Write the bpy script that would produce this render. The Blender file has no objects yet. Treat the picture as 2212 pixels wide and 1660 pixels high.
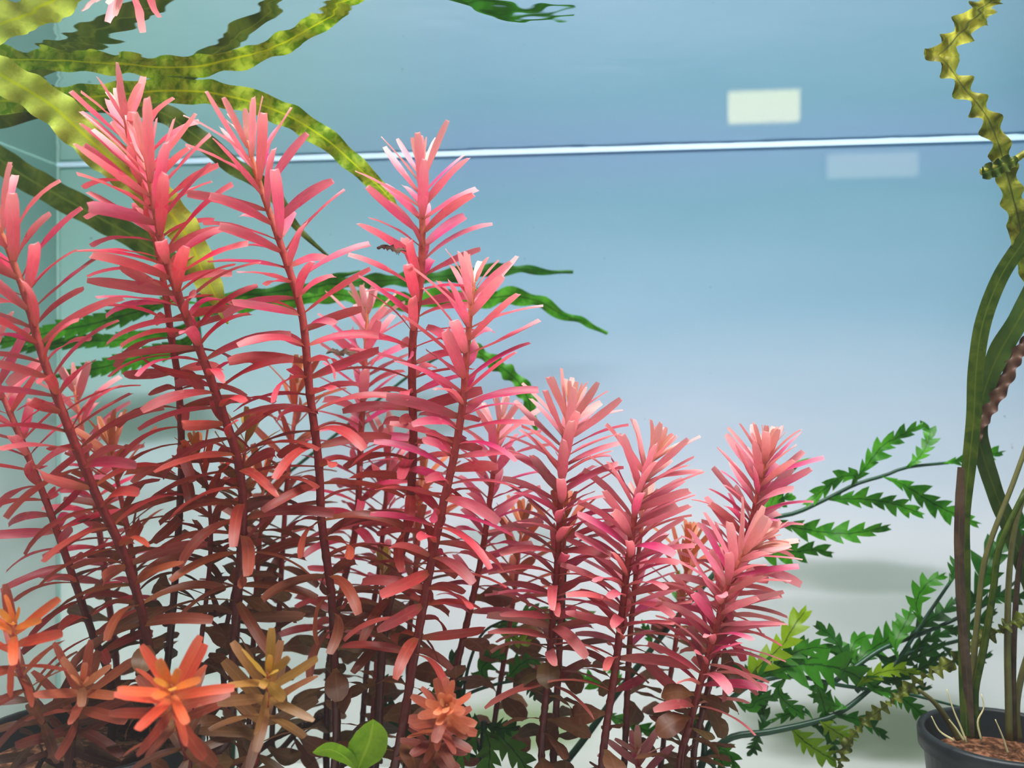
import bpy, math, random
from mathutils import Vector, Matrix, noise

random.seed(11)
C = bpy.context.scene.collection
SC = bpy.context.scene
PI = math.pi

# ------------------------------------------------------------------ camera
F, CX, CY, HC = 2000.0, 1106.0, 830.0, 0.205      # focal length in pixels, principal point, camera height
cam_d = bpy.data.cameras.new('camera')
cam = bpy.data.objects.new('camera', cam_d)
C.objects.link(cam)
cam.location = (0, 0, HC)
cam.rotation_euler = (PI / 2, 0, 0)
cam_d.sensor_width = 36
cam_d.lens = F / 2212 * 36
cam_d.clip_start = 0.005
cam_d.dof.use_dof = True
cam_d.dof.focus_distance = 0.335
cam_d.dof.aperture_fstop = 11
SC.camera = cam

# ------------------------------------------------------------------ light
W = bpy.data.worlds.new('room_light')
SC.world = W
W.use_nodes = True
W.node_tree.nodes['Background'].inputs[0].default_value = (0.97, 0.97, 1.0, 1)
W.node_tree.nodes['Background'].inputs[1].default_value = 0.18

def area(name, loc, rot, sx, sy, power, col):
    l = bpy.data.lights.new(name, 'AREA')
    l.shape = 'RECTANGLE'; l.size = sx; l.size_y = sy; l.energy = power; l.color = col
    o = bpy.data.objects.new(name, l); C.objects.link(o)
    o.location = loc; o.rotation_euler = rot
    return o
area('aquarium_lamp_light', (0.02, 0.235, 0.62), (0, 0, 0), 0.62, 0.18, 8.2, (1.0, 0.97, 0.95))
area('added_backlight', (0.0, 1.10, 0.0), (-PI / 2, 0, -0.11), 1.6, 0.6, 12.0, (0.97, 0.97, 0.97))  # added unseen backlight, set low to brighten the lower back wall

SC.view_settings.view_transform = 'Standard'
SC.view_settings.look = 'None'
SC.view_settings.exposure = 0.0
SC.view_settings.gamma = 1.0
SC.view_settings.use_curve_mapping = False
try:                                             # keep long light paths between the leaves affordable
    SC.cycles.max_bounces = 7; SC.cycles.diffuse_bounces = 3; SC.cycles.glossy_bounces = 3
except Exception:
    pass

# ------------------------------------------------------------------ helpers
def P(px, py, d):
    """point seen at that pixel of the 2212x1660 frame, at depth d metres"""
    return Vector(((px - CX) / F * d, d, HC + (CY - py) / F * d))

def lin(c):
    return tuple((x / 12.92 if x <= 0.04045 else ((x + 0.055) / 1.055) ** 2.4) for x in c)

def catmull(pts, n):
    """resample a list of Vectors to n points, evenly spaced along a smooth curve"""
    if len(pts) == 2:
        dense = [pts[0].lerp(pts[1], i / 40) for i in range(41)]
    else:
        q = [pts[0] * 2 - pts[1]] + list(pts) + [pts[-1] * 2 - pts[-2]]
        dense = []
        for i in range(1, len(q) - 2):
            p0, p1, p2, p3 = q[i - 1], q[i], q[i + 1], q[i + 2]
            for k in range(16):
                t = k / 16
                dense.append(0.5 * ((2 * p1) + (p2 - p0) * t + (2 * p0 - 5 * p1 + 4 * p2 - p3) * t * t + (3 * p1 - p0 - 3 * p2 + p3) * t ** 3))
        dense.append(pts[-1].copy())
    L = [0.0]
    for a, b in zip(dense, dense[1:]):
        L.append(L[-1] + (b - a).length)
    out, j = [], 0
    for i in range(n):
        s = L[-1] * i / (n - 1)
        while j < len(L) - 2 and L[j + 1] < s:
            j += 1
        t = (s - L[j]) / max(L[j + 1] - L[j], 1e-9)
        out.append(dense[j].lerp(dense[j + 1], min(max(t, 0), 1)))
    return out

def length(pts):
    return sum((b - a).length for a, b in zip(pts, pts[1:]))

def tangents(pts):
    n = len(pts)
    return [(pts[min(i + 1, n - 1)] - pts[max(i - 1, 0)]).normalized() for i in range(n)]

class MB:
    def __init__(s):
        s.v = []; s.f = []; s.m = []; s.uv = []
    def vert(s, p, u=0.0, w=0.0):
        s.v.append(tuple(p)); s.uv.append((u, w)); return len(s.v) - 1
    def face(s, idx, m=0):
        s.f.append(idx); s.m.append(m)
    def mesh(s, name, mats, smooth=True, origin=None):
        me = bpy.data.meshes.new(name)
        v = s.v if origin is None else [(p[0] - origin[0], p[1] - origin[1], p[2] - origin[2]) for p in s.v]
        me.from_pydata(v, [], s.f)
        for m in mats:
            me.materials.append(m)
        me.polygons.foreach_set('material_index', s.m)
        me.polygons.foreach_set('use_smooth', [smooth] * len(s.f))
        uv = me.uv_layers.new(name='UVMap')
        li = [0] * len(me.loops); me.loops.foreach_get('vertex_index', li)
        flat = []
        for i in li:
            flat += s.uv[i]
        uv.data.foreach_set('uv', flat)
        me.update()
        return me
    def tube(s, pts, radii, seg=7, m=0, cap=True):
        T = tangents(pts)
        ref = Vector((0.3, -1, 0.2))
        rings = []
        n = len(pts)
        for i, (p, t) in enumerate(zip(pts, T)):
            a = t.cross(ref).normalized(); b = t.cross(a)
            r = radii[i] if isinstance(radii, (list, tuple)) else radii
            rings.append([s.vert(p + (a * math.cos(2 * PI * k / seg) + b * math.sin(2 * PI * k / seg)) * r, i / (n - 1), k / seg) for k in range(seg)])
        for A, B in zip(rings, rings[1:]):
            for k in range(seg):
                s.face((A[k], A[(k + 1) % seg], B[(k + 1) % seg], B[k]), m)
        if cap:
            s.face(tuple(rings[-1]), m); s.face(tuple(reversed(rings[0])), m)
    def blade(s, pts, sides, wl, wr, thick, fold=0.0, ruffle=None, shiftl=None, shiftr=None, mt=0, mb=1, cols=1):
        """thin closed leaf: upper sheet (slot mt) and lower sheet (slot mb); sides = unit vectors to the left"""
        T = tangents(pts)
        n = len(pts)
        offs = [k / cols for k in range(-cols, cols + 1)]
        for layer, mi in ((1, mt), (-1, mb)):
            rows = []
            for i in range(n):
                sd = sides[i]; nr = T[i].cross(sd).normalized()
                row = []
                for o in offs:
                    w = (wl[i] if o > 0 else wr[i]) * abs(o)
                    p = pts[i] + sd * (w if o > 0 else -w)
                    p = p + nr * (abs(o) * fold * max(wl[i], wr[i]) + layer * thick * (1 - abs(o)))
                    if o > 0 and shiftl: p = p + T[i] * shiftl[i] * abs(o)
                    if o < 0 and shiftr: p = p + T[i] * shiftr[i] * abs(o)
                    if ruffle: p = p + nr * ruffle(i, o)
                    row.append(s.vert(p, i / (n - 1), 0.5 + 0.5 * o))
                rows.append(row)
            for A, B in zip(rows, rows[1:]):
                for k in range(len(offs) - 1):
                    q = (A[k], B[k], B[k + 1], A[k + 1])
                    s.face(q if layer > 0 else tuple(reversed(q)), mi)
    def box(s, c, u, v, w, m=0):
        """box from corner c with edge vectors u, v, w"""
        c, u, v, w = map(Vector, (c, u, v, w))
        if u.cross(v).dot(w) < 0:
            u, v = v, u
        i = [s.vert(c + u * a + v * b + w * e, a, e) for e in (0, 1) for b in (0, 1) for a in (0, 1)]
        for q in ((0, 2, 3, 1), (4, 5, 7, 6), (0, 1, 5, 4), (2, 6, 7, 3), (0, 4, 6, 2), (1, 3, 7, 5)):
            s.face(tuple(i[k] for k in q), m)
    def lathe(s, c, prof, seg=40, m=0):
        c = Vector(c); rings = []
        for r, z in prof:
            rings.append([s.vert(c + Vector((r * math.cos(2 * PI * k / seg), r * math.sin(2 * PI * k / seg), z)), k / seg, z) for k in range(seg)])
        for A, B in zip(rings, rings[1:]):
            for k in range(seg):
                s.face((A[k], A[(k + 1) % seg], B[(k + 1) % seg], B[k]), m)

def link(name, me, parent=None, loc=None):
    o = bpy.data.objects.new(name, me)
    C.objects.link(o)
    if parent is not None: o.parent = parent
    if loc is not None: o.location = loc
    return o

def tag(o, label=None, cat=None, group=None, kind=None):
    if label: o['label'] = label
    if cat: o['category'] = cat
    if group: o['group'] = group
    if kind: o['kind'] = kind
    return o

def empty(name, loc, label, cat, group=None):
    o = bpy.data.objects.new(name, None)
    C.objects.link(o); o.location = loc
    o.empty_display_size = 0.01
    return tag(o, label, cat, group)

# ------------------------------------------------------------------ materials
class NT:
    def __init__(s, name):
        s.mat = bpy.data.materials.new(name); s.mat.use_nodes = True
        s.t = s.mat.node_tree; s.t.nodes.clear()
        s.out = s.n('ShaderNodeOutputMaterial')
    def n(s, kind, **kw):
        x = s.t.nodes.new(kind)
        for k, v in kw.items(): setattr(x, k, v)
        return x
    def l(s, a, b): s.t.links.new(a, b)
    def mix(s, a, b, fac, mode='MIX'):
        m = s.n('ShaderNodeMix', data_type='RGBA', blend_type=mode)
        for sock, val in ((m.inputs[0], fac), (m.inputs[6], a), (m.inputs[7], b)):
            if isinstance(val, bpy.types.NodeSocket): s.l(val, sock)
            elif isinstance(val, (int, float)): sock.default_value = val
            else: sock.default_value = (*val[:3], 1)
        return m.outputs[2]
    def ramp(s, fac, stops, interp='LINEAR'):
        r = s.n('ShaderNodeValToRGB'); r.color_ramp.interpolation = interp
        e = r.color_ramp.elements
        while len(e) < len(stops): e.new(0.5)
        for k, (p, c) in enumerate(stops):
            e[k].position = p; e[k].color = (*c[:3], 1) if not isinstance(c, (int, float)) else (c, c, c, 1)
        s.l(fac, r.inputs[0]); return r.outputs[0]
    def noise(s, scale, detail=3, vec=None, dist=0.0):
        x = s.n('ShaderNodeTexNoise'); x.inputs['Scale'].default_value = scale
        x.inputs['Detail'].default_value = detail; x.inputs['Distortion'].default_value = dist
        if vec is not None: s.l(vec, x.inputs['Vector'])
        return x.outputs['Fac']
    def math(s, op, a, b=0.0):
        m = s.n('ShaderNodeMath', operation=op)
        for sock, val in ((m.inputs[0], a), (m.inputs[1], b)):
            if isinstance(val, bpy.types.NodeSocket): s.l(val, sock)
            else: sock.default_value = val
        return m.outputs[0]
    def scaled(s, coord, sc, loc=(0, 0, 0)):
        mp = s.n('ShaderNodeMapping'); mp.inputs['Scale'].default_value = sc; mp.inputs['Location'].default_value = loc
        s.l(coord, mp.inputs[0]); return mp.outputs[0]
    def leafy(s, col, trans=0.5, gloss=0.03, rough=0.35, tcol=None):
        d = s.n('ShaderNodeBsdfDiffuse'); t = s.n('ShaderNodeBsdfTranslucent')
        s.l(col, d.inputs[0]); s.l(tcol if tcol is not None else col, t.inputs[0])
        m = s.n('ShaderNodeMixShader'); m.inputs[0].default_value = trans
        s.l(d.outputs[0], m.inputs[1]); s.l(t.outputs[0], m.inputs[2])
        g = s.n('ShaderNodeBsdfGlossy'); g.inputs['Roughness'].default_value = rough
        m2 = s.n('ShaderNodeMixShader'); m2.inputs[0].default_value = gloss
        s.l(m.outputs[0], m2.inputs[1]); s.l(g.outputs[0], m2.inputs[2])
        s.l(m2.outputs[0], s.out.inputs[0])
        return s.mat
    def princ(s, col, rough=0.5, spec=0.5, bump=None):
        b = s.n('ShaderNodeBsdfPrincipled'); b.inputs['Roughness'].default_value = rough
        b.inputs['Specular IOR Level'].default_value = spec
        if isinstance(col, bpy.types.NodeSocket): s.l(col, b.inputs[0])
        else: b.inputs[0].default_value = (*col[:3], 1)
        if bump is not None:
            bp = s.n('ShaderNodeBump'); bp.inputs['Strength'].default_value = bump[1]; bp.inputs['Distance'].default_value = 0.001
            s.l(bump[0], bp.inputs['Height']); s.l(bp.outputs[0], b.inputs['Normal'])
        s.l(b.outputs[0], s.out.inputs[0]); return s.mat

def stem_leaf_mat(name, under):
    n = NT(name)
    oi = n.n('ShaderNodeObjectInfo'); uv = n.n('ShaderNodeUVMap')
    sep = n.n('ShaderNodeSeparateXYZ'); n.l(uv.outputs[0], sep.inputs[0])
    u, w = sep.outputs[0], sep.outputs[1]
    col = oi.outputs['Color']
    tc = n.n('ShaderNodeTexCoord')
    nz = n.noise(7, 3, n.scaled(tc.outputs['Object'], (1.0, 6.0, 1.0)))
    streak = n.ramp(nz, [(0.3, 0.0), (0.75, 1.0)])
    if under:   # paler, salmon lower face
        col = n.mix(col, lin((1.0, 0.74, 0.72)), n.math('ADD', n.math('MULTIPLY', oi.outputs['Alpha'], 0.5), 0.10))
    else:       # more saturated, cooler upper face
        col = n.mix(col, lin((0.96, 0.10, 0.52)), n.math('MULTIPLY', n.math('MULTIPLY', oi.outputs['Alpha'], n.math('SUBTRACT', 1.0, oi.outputs['Alpha'])), 1.5))
    col = n.mix(col, n.mix(col, (0.55, 0.42, 0.42), 1.0, 'MULTIPLY'), n.math('MULTIPLY', streak, 0.35))
    basef = n.ramp(u, [(0.0, 1.0), (0.28, 0.0)])
    col = n.mix(col, n.mix(col, lin((0.72, 0.55, 0.28)), 0.55), basef)
    tipf = n.math('MULTIPLY', n.ramp(u, [(0.55, 0.0), (1.0, 1.0)]), oi.outputs['Alpha'])
    col = n.mix(col, lin((1.0, 0.80, 0.78)), tipf)
    mid = n.math('MULTIPLY', n.ramp(w, [(0.42, 0.0), (0.5, 1.0), (0.58, 0.0)]), 0.22)
    col = n.mix(col, n.mix(col, lin((1.0, 0.8, 0.6)), 0.5), mid)
    return n.leafy(col, trans=0.56, gloss=0.03, rough=0.4, tcol=n.mix(col, lin((1.0, 0.85, 0.87)), n.math('ADD', n.math('MULTIPLY', oi.outputs['Alpha'], 0.3), 0.12)))
M_LT = stem_leaf_mat('stem_leaf_upper_face', False)
M_LB = stem_leaf_mat('stem_leaf_lower_face', True)

def stem_mat():
    n = NT('red_stem')
    oi = n.n('ShaderNodeObjectInfo'); uv = n.n('ShaderNodeUVMap')
    sep = n.n('ShaderNodeSeparateXYZ'); n.l(uv.outputs[0], sep.inputs[0])
    age = n.ramp(sep.outputs[0], [(0.0, lin((0.25, 0.13, 0.09))), (0.3, lin((0.42, 0.13, 0.11))), (0.62, lin((0.66, 0.2, 0.2))), (0.86, lin((0.82, 0.36, 0.34))), (1.0, lin((0.95, 0.62, 0.45)))])
    tc = n.n('ShaderNodeTexCoord')
    nz = n.noise(500, 3, tc.outputs['Object'])
    col = n.mix(age, n.mix(age, (0.45, 0.35, 0.3), 1.0, 'MULTIPLY'), n.math('MULTIPLY', n.ramp(nz, [(0.45, 0.0), (0.7, 1.0)]), 0.5))
    return n.leafy(col, trans=0.2, gloss=0.05, rough=0.35)
M_STEM = stem_mat()

def green_mat(name, a, b, midc, patch=260, trans=0.55):
    """a, b: leaf colours in patches, midc: midrib"""
    n = NT(name)
    oi = n.n('ShaderNodeObjectInfo'); uv = n.n('ShaderNodeUVMap')
    sep = n.n('ShaderNodeSeparateXYZ'); n.l(uv.outputs[0], sep.inputs[0])
    tc = n.n('ShaderNodeTexCoord')
    nz = n.noise(patch, 3, tc.outputs['Object'], 0.6)
    col = n.mix(lin(a), lin(b), n.ramp(nz, [(0.38, 0.0), (0.62, 1.0)]))
    col = n.mix(col, oi.outputs['Color'], oi.outputs['Alpha'])
    fine = n.noise(1500, 2, tc.outputs['Object'])
    col = n.mix(col, n.mix(col, (0.55, 0.6, 0.4), 1.0, 'MULTIPLY'), n.math('MULTIPLY', fine, 0.5))
    mid = n.ramp(sep.outputs[1], [(0.44, 0.0), (0.49, 1.0), (0.51, 1.0), (0.56, 0.0)])
    col = n.mix(col, lin(midc), n.math('MULTIPLY', mid, 0.85))
    return n.leafy(col, trans=trans, gloss=0.02, rough=0.4)
M_RIB = green_mat('ruffled_ribbon_leaf', (0.46, 0.64, 0.05), (0.76, 0.84, 0.26), (0.88, 0.93, 0.08), 260)
M_RIBD = green_mat('dark_strap_leaf', (0.22, 0.32, 0.08), (0.36, 0.42, 0.13), (0.40, 0.46, 0.14), 160, 0.4)
M_FERN = green_mat('fern_leaflet_green', (0.25, 0.62, 0.06), (0.40, 0.74, 0.16), (0.06, 0.26, 0.06), 200, 0.6)
M_LIME = green_mat('lime_leaf', (0.62, 0.78, 0.08), (0.72, 0.86, 0.14), (0.82, 0.9, 0.3), 200, 0.6)
M_TWIST = green_mat('twisted_leaf', (0.52, 0.50, 0.12), (0.84, 0.82, 0.34), (0.34, 0.36, 0.2), 180, 0.5)
M_PURP = green_mat('purplish_strap', (0.30, 0.24, 0.20), (0.42, 0.34, 0.28), (0.38, 0.32, 0.2), 120, 0.35)
def stalk_mat(name, a, b):
    n = NT(name); tc = n.n('ShaderNodeTexCoord')
    return n.leafy(n.mix(lin(a), lin(b), n.noise(220, 3, tc.outputs['Object'])), trans=0.2, gloss=0.05, rough=0.35)
M_RACHIS = stalk_mat('fern_stalk', (0.05, 0.24, 0.20), (0.14, 0.36, 0.20))
M_PET = stalk_mat('petiole', (0.33, 0.30, 0.20), (0.50, 0.50, 0.25))
M_ROOT = stalk_mat('pale_root', (0.82, 0.76, 0.55), (0.92, 0.86, 0.68))

def pot_mat():
    n = NT('black_plastic'); tc = n.n('ShaderNodeTexCoord')
    return n.princ(n.mix(lin((0.05, 0.07, 0.09)), lin((0.14, 0.17, 0.19)), n.noise(90, 4, tc.outputs['Object'])), 0.45, 0.4)
M_POT = pot_mat()
def soil_mat():
    n = NT('soil'); tc = n.n('ShaderNodeTexCoord')
    nz = n.noise(420, 4, tc.outputs['Object'])
    return n.princ(n.ramp(nz, [(0.3, lin((0.16, 0.10, 0.07))), (0.5, lin((0.45, 0.28, 0.18))), (0.68, lin((0.72, 0.50, 0.38)))]), 0.9, 0.2)
M_SOIL = soil_mat()
def debris_mat():
    n = NT('dead_leaf_scrap'); tc = n.n('ShaderNodeTexCoord')
    return n.leafy(n.mix(lin((0.30, 0.22, 0.17)), lin((0.62, 0.52, 0.45)), n.noise(900, 4, tc.outputs['Object'])), trans=0.25, gloss=0.0)
M_DEB = debris_mat()

SHADOW_SMUDGES = []
for (px_, py_, rx_, rz_, k_, c_) in ((1840, 1245, 280, 42, .5, (.56, .64, .58)), (300, 900, 230, 62, .8, (.50, .60, .55)), (1900, 1570, 420, 90, .8, (.46, .53, .42)), (1100, 1560, 190, 70, .7, (.60, .70, .45)), (860, 900, 170, 55, .5, (.56, .66, .60)), (1560, 1420, 240, 40, .35, (.56, .64, .58)), (1140, 1160, 200, 40, .4, (.60, .70, .66))):
    d_ = 0.516 - 0.058 * (px_ - 125) / 2165; q_ = P(px_, py_, d_)
    SHADOW_SMUDGES.append((q_.x, q_.z, rx_ / F * d_, rz_ / F * d_, k_, c_))
def backdrop_mat(name, tealish):
    """wall sheet; light fade, pale blue to near-white, and soft shadow smudges painted in"""
    n = NT(name)
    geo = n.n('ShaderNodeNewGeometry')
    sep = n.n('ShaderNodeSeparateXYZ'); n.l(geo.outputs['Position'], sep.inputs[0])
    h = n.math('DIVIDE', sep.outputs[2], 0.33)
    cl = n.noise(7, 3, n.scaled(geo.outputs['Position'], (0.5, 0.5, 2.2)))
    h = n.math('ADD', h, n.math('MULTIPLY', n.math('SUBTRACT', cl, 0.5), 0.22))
    if tealish:
        col = n.ramp(h, [(0.0, lin((0.88, 0.92, 0.90))), (0.45, lin((0.84, 0.90, 0.89))), (0.72, lin((0.66, 0.82, 0.80))), (1.0, lin((0.62, 0.80, 0.77)))])
    else:
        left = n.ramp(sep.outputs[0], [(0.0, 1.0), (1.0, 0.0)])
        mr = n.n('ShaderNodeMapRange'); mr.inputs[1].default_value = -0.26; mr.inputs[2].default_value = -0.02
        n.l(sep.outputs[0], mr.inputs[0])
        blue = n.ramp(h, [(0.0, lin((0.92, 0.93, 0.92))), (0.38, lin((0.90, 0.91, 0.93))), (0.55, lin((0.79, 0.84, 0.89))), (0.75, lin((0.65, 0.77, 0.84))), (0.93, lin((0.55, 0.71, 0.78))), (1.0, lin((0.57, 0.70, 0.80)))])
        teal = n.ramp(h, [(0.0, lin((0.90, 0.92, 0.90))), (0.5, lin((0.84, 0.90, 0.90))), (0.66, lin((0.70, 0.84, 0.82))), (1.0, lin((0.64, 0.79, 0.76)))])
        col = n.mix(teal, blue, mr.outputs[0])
    # soft greenish shadows and blurred smudges from beyond the tank, painted into the wall
    wob = n.math('MULTIPLY', n.math('SUBTRACT', n.noise(16, 2, n.scaled(geo.outputs['Position'], (1, 1, 3))), 0.5), 2.2)
    for (cx_, cz_, rx_, rz_, k_, c_) in SHADOW_SMUDGES:
        dx = n.math('DIVIDE', n.math('SUBTRACT', sep.outputs[0], cx_), rx_)
        dz = n.math('DIVIDE', n.math('SUBTRACT', sep.outputs[2], cz_), rz_)
        rr = n.math('ADD', n.math('ADD', n.math('MULTIPLY', dx, dx), n.math('MULTIPLY', dz, dz)), wob)
        col = n.mix(col, lin(c_), n.math('MULTIPLY', n.ramp(rr, [(0.0, 1.0), (1.0, 0.0)], 'EASE'), k_))
    st = n.noise(9, 2, n.scaled(geo.outputs['Position'], (0.55, 0.55, 2.6), (3.1, 0, 0.7)), 0.8)
    stf = n.math('MULTIPLY', n.ramp(st, [(0.52, 0.0), (0.72, 1.0)], 'EASE'), n.ramp(h, [(0.30, 1.0), (0.52, 0.0)]))
    col = n.mix(col, lin((0.60, 0.67, 0.62)), n.math('MULTIPLY', stf, 0.35))
    sp = n.noise(260, 1, geo.outputs['Position'])
    col = n.mix(col, lin((0.35, 0.42, 0.42)), n.math('MULTIPLY', n.ramp(sp, [(0.80, 0.0), (0.84, 1.0)]), 0.5))
    return n.leafy(col, trans=0.5, gloss=0.0)
M_BACK = backdrop_mat('back_wall_painted_fade', False)
M_SIDE = backdrop_mat('side_wall_painted_fade', True)
def floor_mat():
    n = NT('tank_bottom'); geo = n.n('ShaderNodeNewGeometry')
    st = n.noise(14, 3, geo.outputs['Position'], 0.6)
    return n.princ(n.mix(lin((0.82, 0.83, 0.82)), lin((0.58, 0.64, 0.55)), n.ramp(st, [(0.45, 0.0), (0.7, 1.0)])), 0.6, 0.3)
M_FLOOR = floor_mat()

def clear_mat(name, ior, tint, bump=None):
    n = NT(name)
    fr = n.n('ShaderNodeFresnel'); fr.inputs['IOR'].default_value = ior
    tr = n.n('ShaderNodeBsdfTransparent'); tr.inputs[0].default_value = (*tint, 1)
    gl = n.n('ShaderNodeBsdfGlossy'); gl.inputs['Roughness'].default_value = 0.0; gl.inputs[0].default_value = (1, 1, 1, 1)
    if bump:
        geo = n.n('ShaderNodeNewGeometry')
        nz = n.noise(bump[0], 2, n.scaled(geo.outputs['Position'], (1, 1, 1)), 0.4)
        b = n.n('ShaderNodeBump'); b.inputs['Strength'].default_value = bump[1]; b.inputs['Distance'].default_value = bump[2]
        n.l(nz, b.inputs['Height']); n.l(b.outputs[0], gl.inputs['Normal'])
    m = n.n('ShaderNodeMixShader')
    n.l(fr.outputs[0], m.inputs[0]); n.l(tr.outputs[0], m.inputs[1]); n.l(gl.outputs[0], m.inputs[2])
    n.l(m.outputs[0], n.out.inputs[0]); return n.mat
M_WATER = clear_mat('water_surface', 1.333, (0.97, 0.99, 1.0), (26, 0.5, 0.0012))
M_GLASS = clear_mat('clear_glass', 1.45, (0.985, 1.0, 0.995))
M_GLEAM = NT('waterline_gleam').princ(lin((0.78, 0.89, 0.97)), 0.5, 0.3)
def emit_mat(name, col, k):
    n = NT(name); e = n.n('ShaderNodeEmission'); e.inputs[0].default_value = (*col, 1); e.inputs[1].default_value = k
    n.l(e.outputs[0], n.out.inputs[0]); return n.mat

# ------------------------------------------------------------------ the tank
HW = HC + 0.122                                # height of the water surface
DL, DR = 0.516, 0.458
A = Vector(((125 - CX) / F * DL, DL, 0)); B = Vector(((2290 - CX) / F * DR, DR - 0.002, 0))
along = (B - A).normalized(); inward = Vector((along.y, -along.x, 0))
if inward.y > 0: inward = -inward
TH, TOP, DEPTH = 0.006, 0.40, 0.385
UP = Vector((0, 0, 1))
wid = (B - A).length

def slab(name, c, u, v, w, mat):
    b = MB(); b.box(c, u, v, w)
    o = link(name, b.mesh(name, [mat], False))
    return tag(o, kind='structure')
floor = slab('floor', A - along * TH - inward * TH - UP * TH, along * (wid + 2 * TH), inward * (DEPTH + 2 * TH), UP * TH, M_FLOOR)
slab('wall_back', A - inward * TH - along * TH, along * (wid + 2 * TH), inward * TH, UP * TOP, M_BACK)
slab('wall_left', A - along * TH, along * TH, inward * DEPTH, UP * TOP, M_SIDE)
slab('wall_right', B, along * TH, inward * DEPTH, UP * TOP, M_SIDE)
front = slab('wall_front', A + inward * DEPTH - along * TH, along * (wid + 2 * TH), inward * TH, UP * TOP, M_GLASS)
front['label'] = 'clear front glass pane of the aquarium'
# bright gleam of the waterline, stood in for by a pale solid strip
tb = MB()
tb.box(A + UP * (HW - 0.0014) + inward * 0.0002, along * wid, inward * 0.0008, UP * 0.0013)
tag(link('waterline_strip', tb.mesh('waterline_strip', [M_GLEAM], False)), 'bright waterline gleam on the back wall, made as a pale strip', kind='structure')
# silicone seam in the rear left corner
tb = MB(); q = A + (along + inward) * 0.0003
tb.box(q, along * 0.0016, inward * 0.0016, UP * (HW - 0.001))
def seam_mat():
    n = NT('clear_silicone')
    return n.princ(lin((0.60, 0.76, 0.73)), 0.4, 0.3)
tag(link('trim_2', tb.mesh('trim_2', [seam_mat()], False)), 'pale upright seam in the rear left tank corner', kind='structure')
# water surface
wb = MB(); g = 0.0006
qs = [A + along * g + inward * g, B - along * g + inward * g, B - along * g + inward * (DEPTH - g), A + along * g + inward * (DEPTH - g)]
ids = [wb.vert(p + UP * HW) for p in qs]
wb.face(tuple(reversed(ids)) if (qs[1] - qs[0]).cross(qs[2] - qs[1]).z < 0 else tuple(ids))
wo = link('water_surface', wb.mesh('water_surface', [M_WATER], False))
tag(wo, 'mirror-like underside of the water surface across the tank', 'water', kind='stuff')

# ------------------------------------------------------------------ stem leaves (shared meshes)
def leaf_proto(name, bend, shape, twist=0.0, fold=0.18, wave=0.0):
    n = 9
    pts = [Vector((0, 0, 0))]; ang = 0.0
    for i in range(1, n):
        f = (i - 0.5) / (n - 1)
        ang = -math.radians(bend) * (f ** 1.25)
        pts.append(pts[-1] + Vector((math.cos(ang), 0, math.sin(ang))) / (n - 1))
    sides = []
    T = tangents(pts)
    for i in range(n):
        a = twist * i / (n - 1)
        sides.append(Matrix.Rotation(a, 3, T[i]) @ Vector((0, 1, 0)))
    if shape == 'strap':
        pr = [0.40, 0.70, 0.90, 0.99, 1.0, 1.0, 0.98, 0.93, 0.66]
    elif shape == 'lance':
        pr = [0.36, 0.64, 0.88, 1.0, 1.0, 0.97, 0.92, 0.80, 0.48]
    else:          # spoon
        pr = [0.16, 0.26, 0.46, 0.74, 0.94, 1.0, 0.97, 0.78, 0.30]
    wv = [0.08 * x for x in pr]
    b = MB()
    b.blade(pts, sides, wv, wv, 0.004, fold=fold, ruffle=(lambda i, o: wave * math.sin(i * 1.7) * o) if wave else None)
    return b.mesh(name, [M_LT, M_LB])
STRAP = {}
for bd in (-8, 8, 22, 38, 55, 75):
    STRAP[bd] = [leaf_proto('leaf', bd, s, tw, fo, wv) for s, tw, fo, wv in (('strap', 0.0, 0.25, 0), ('strap', 0.5, 0.3, 0.006), ('lance', -0.45, 0.2, -0.005))]
SPOON = {bd: [leaf_proto('leaf', bd, 'spoon', tw, 0.10, 0.015) for tw in (0.0, 0.35)] for bd in (8, 38, 75)}

def pick(tbl, bend):
    k = min(tbl, key=lambda x: abs(x - bend))
    return random.choice(tbl[k])

def lerp_stops(x, stops):
    if x <= stops[0][0]: return stops[0][1]
    for (a, va), (b, vb) in zip(stops, stops[1:]):
        if x <= b:
            t = (x - a) / (b - a)
            if isinstance(va, tuple): return tuple(p + (q - p) * t for p, q in zip(va, vb))
            return va + (vb - va) * t
    return stops[-1][1]

HUES = {
 'pink':   [(0, (1.0, .96, .90)), (22, (1.0, .84, .80)), (60, (1.0, .68, .74)), (130, (.98, .54, .68)), (300, (.95, .40, .54)), (520, (.90, .34, .37)), (760, (.83, .34, .26)), (980, (.72, .38, .23)), (1200, (.50, .33, .18))],
 'red':    [(0, (1.0, .90, .84)), (22, (1.0, .70, .68)), (70, (.97, .48, .55)), (180, (.94, .28, .40)), (430, (.88, .26, .28)), (700, (.79, .31, .20)), (950, (.66, .35, .16)), (1200, (.48, .32, .14))],
 'salmon': [(0, (1.0, .94, .74)), (25, (1.0, .82, .74)), (60, (1.0, .76, .78)), (140, (1.0, .68, .75)), (280, (.99, .60, .65)), (430, (.92, .50, .46)), (560, (.82, .45, .33)), (700, (.58, .40, .23))],
 'orange': [(0, (1.0, .78, .22)), (30, (1.0, .58, .20)), (90, (.95, .40, .20)), (200, (.72, .34, .14)), (400, (.48, .32, .12))],
 'olive':  [(0, (.86, .80, .22)), (40, (.72, .62, .18)), (140, (.60, .44, .15)), (400, (.46, .34, .12))],
 'brown':  [(0, (.96, .72, .45)), (60, (.84, .50, .30)), (200, (.70, .36, .22)), (400, (.50, .30, .14))],
}
INCL = [(0, 78), (15, 62), (50, 46), (120, 37), (220, 29), (380, 20), (600, 10), (900, 2), (1300, -6)]
BEND = [(0, 2), (60, 6), (160, 15), (320, 28), (550, 42), (900, 52), (1300, 48)]
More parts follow.
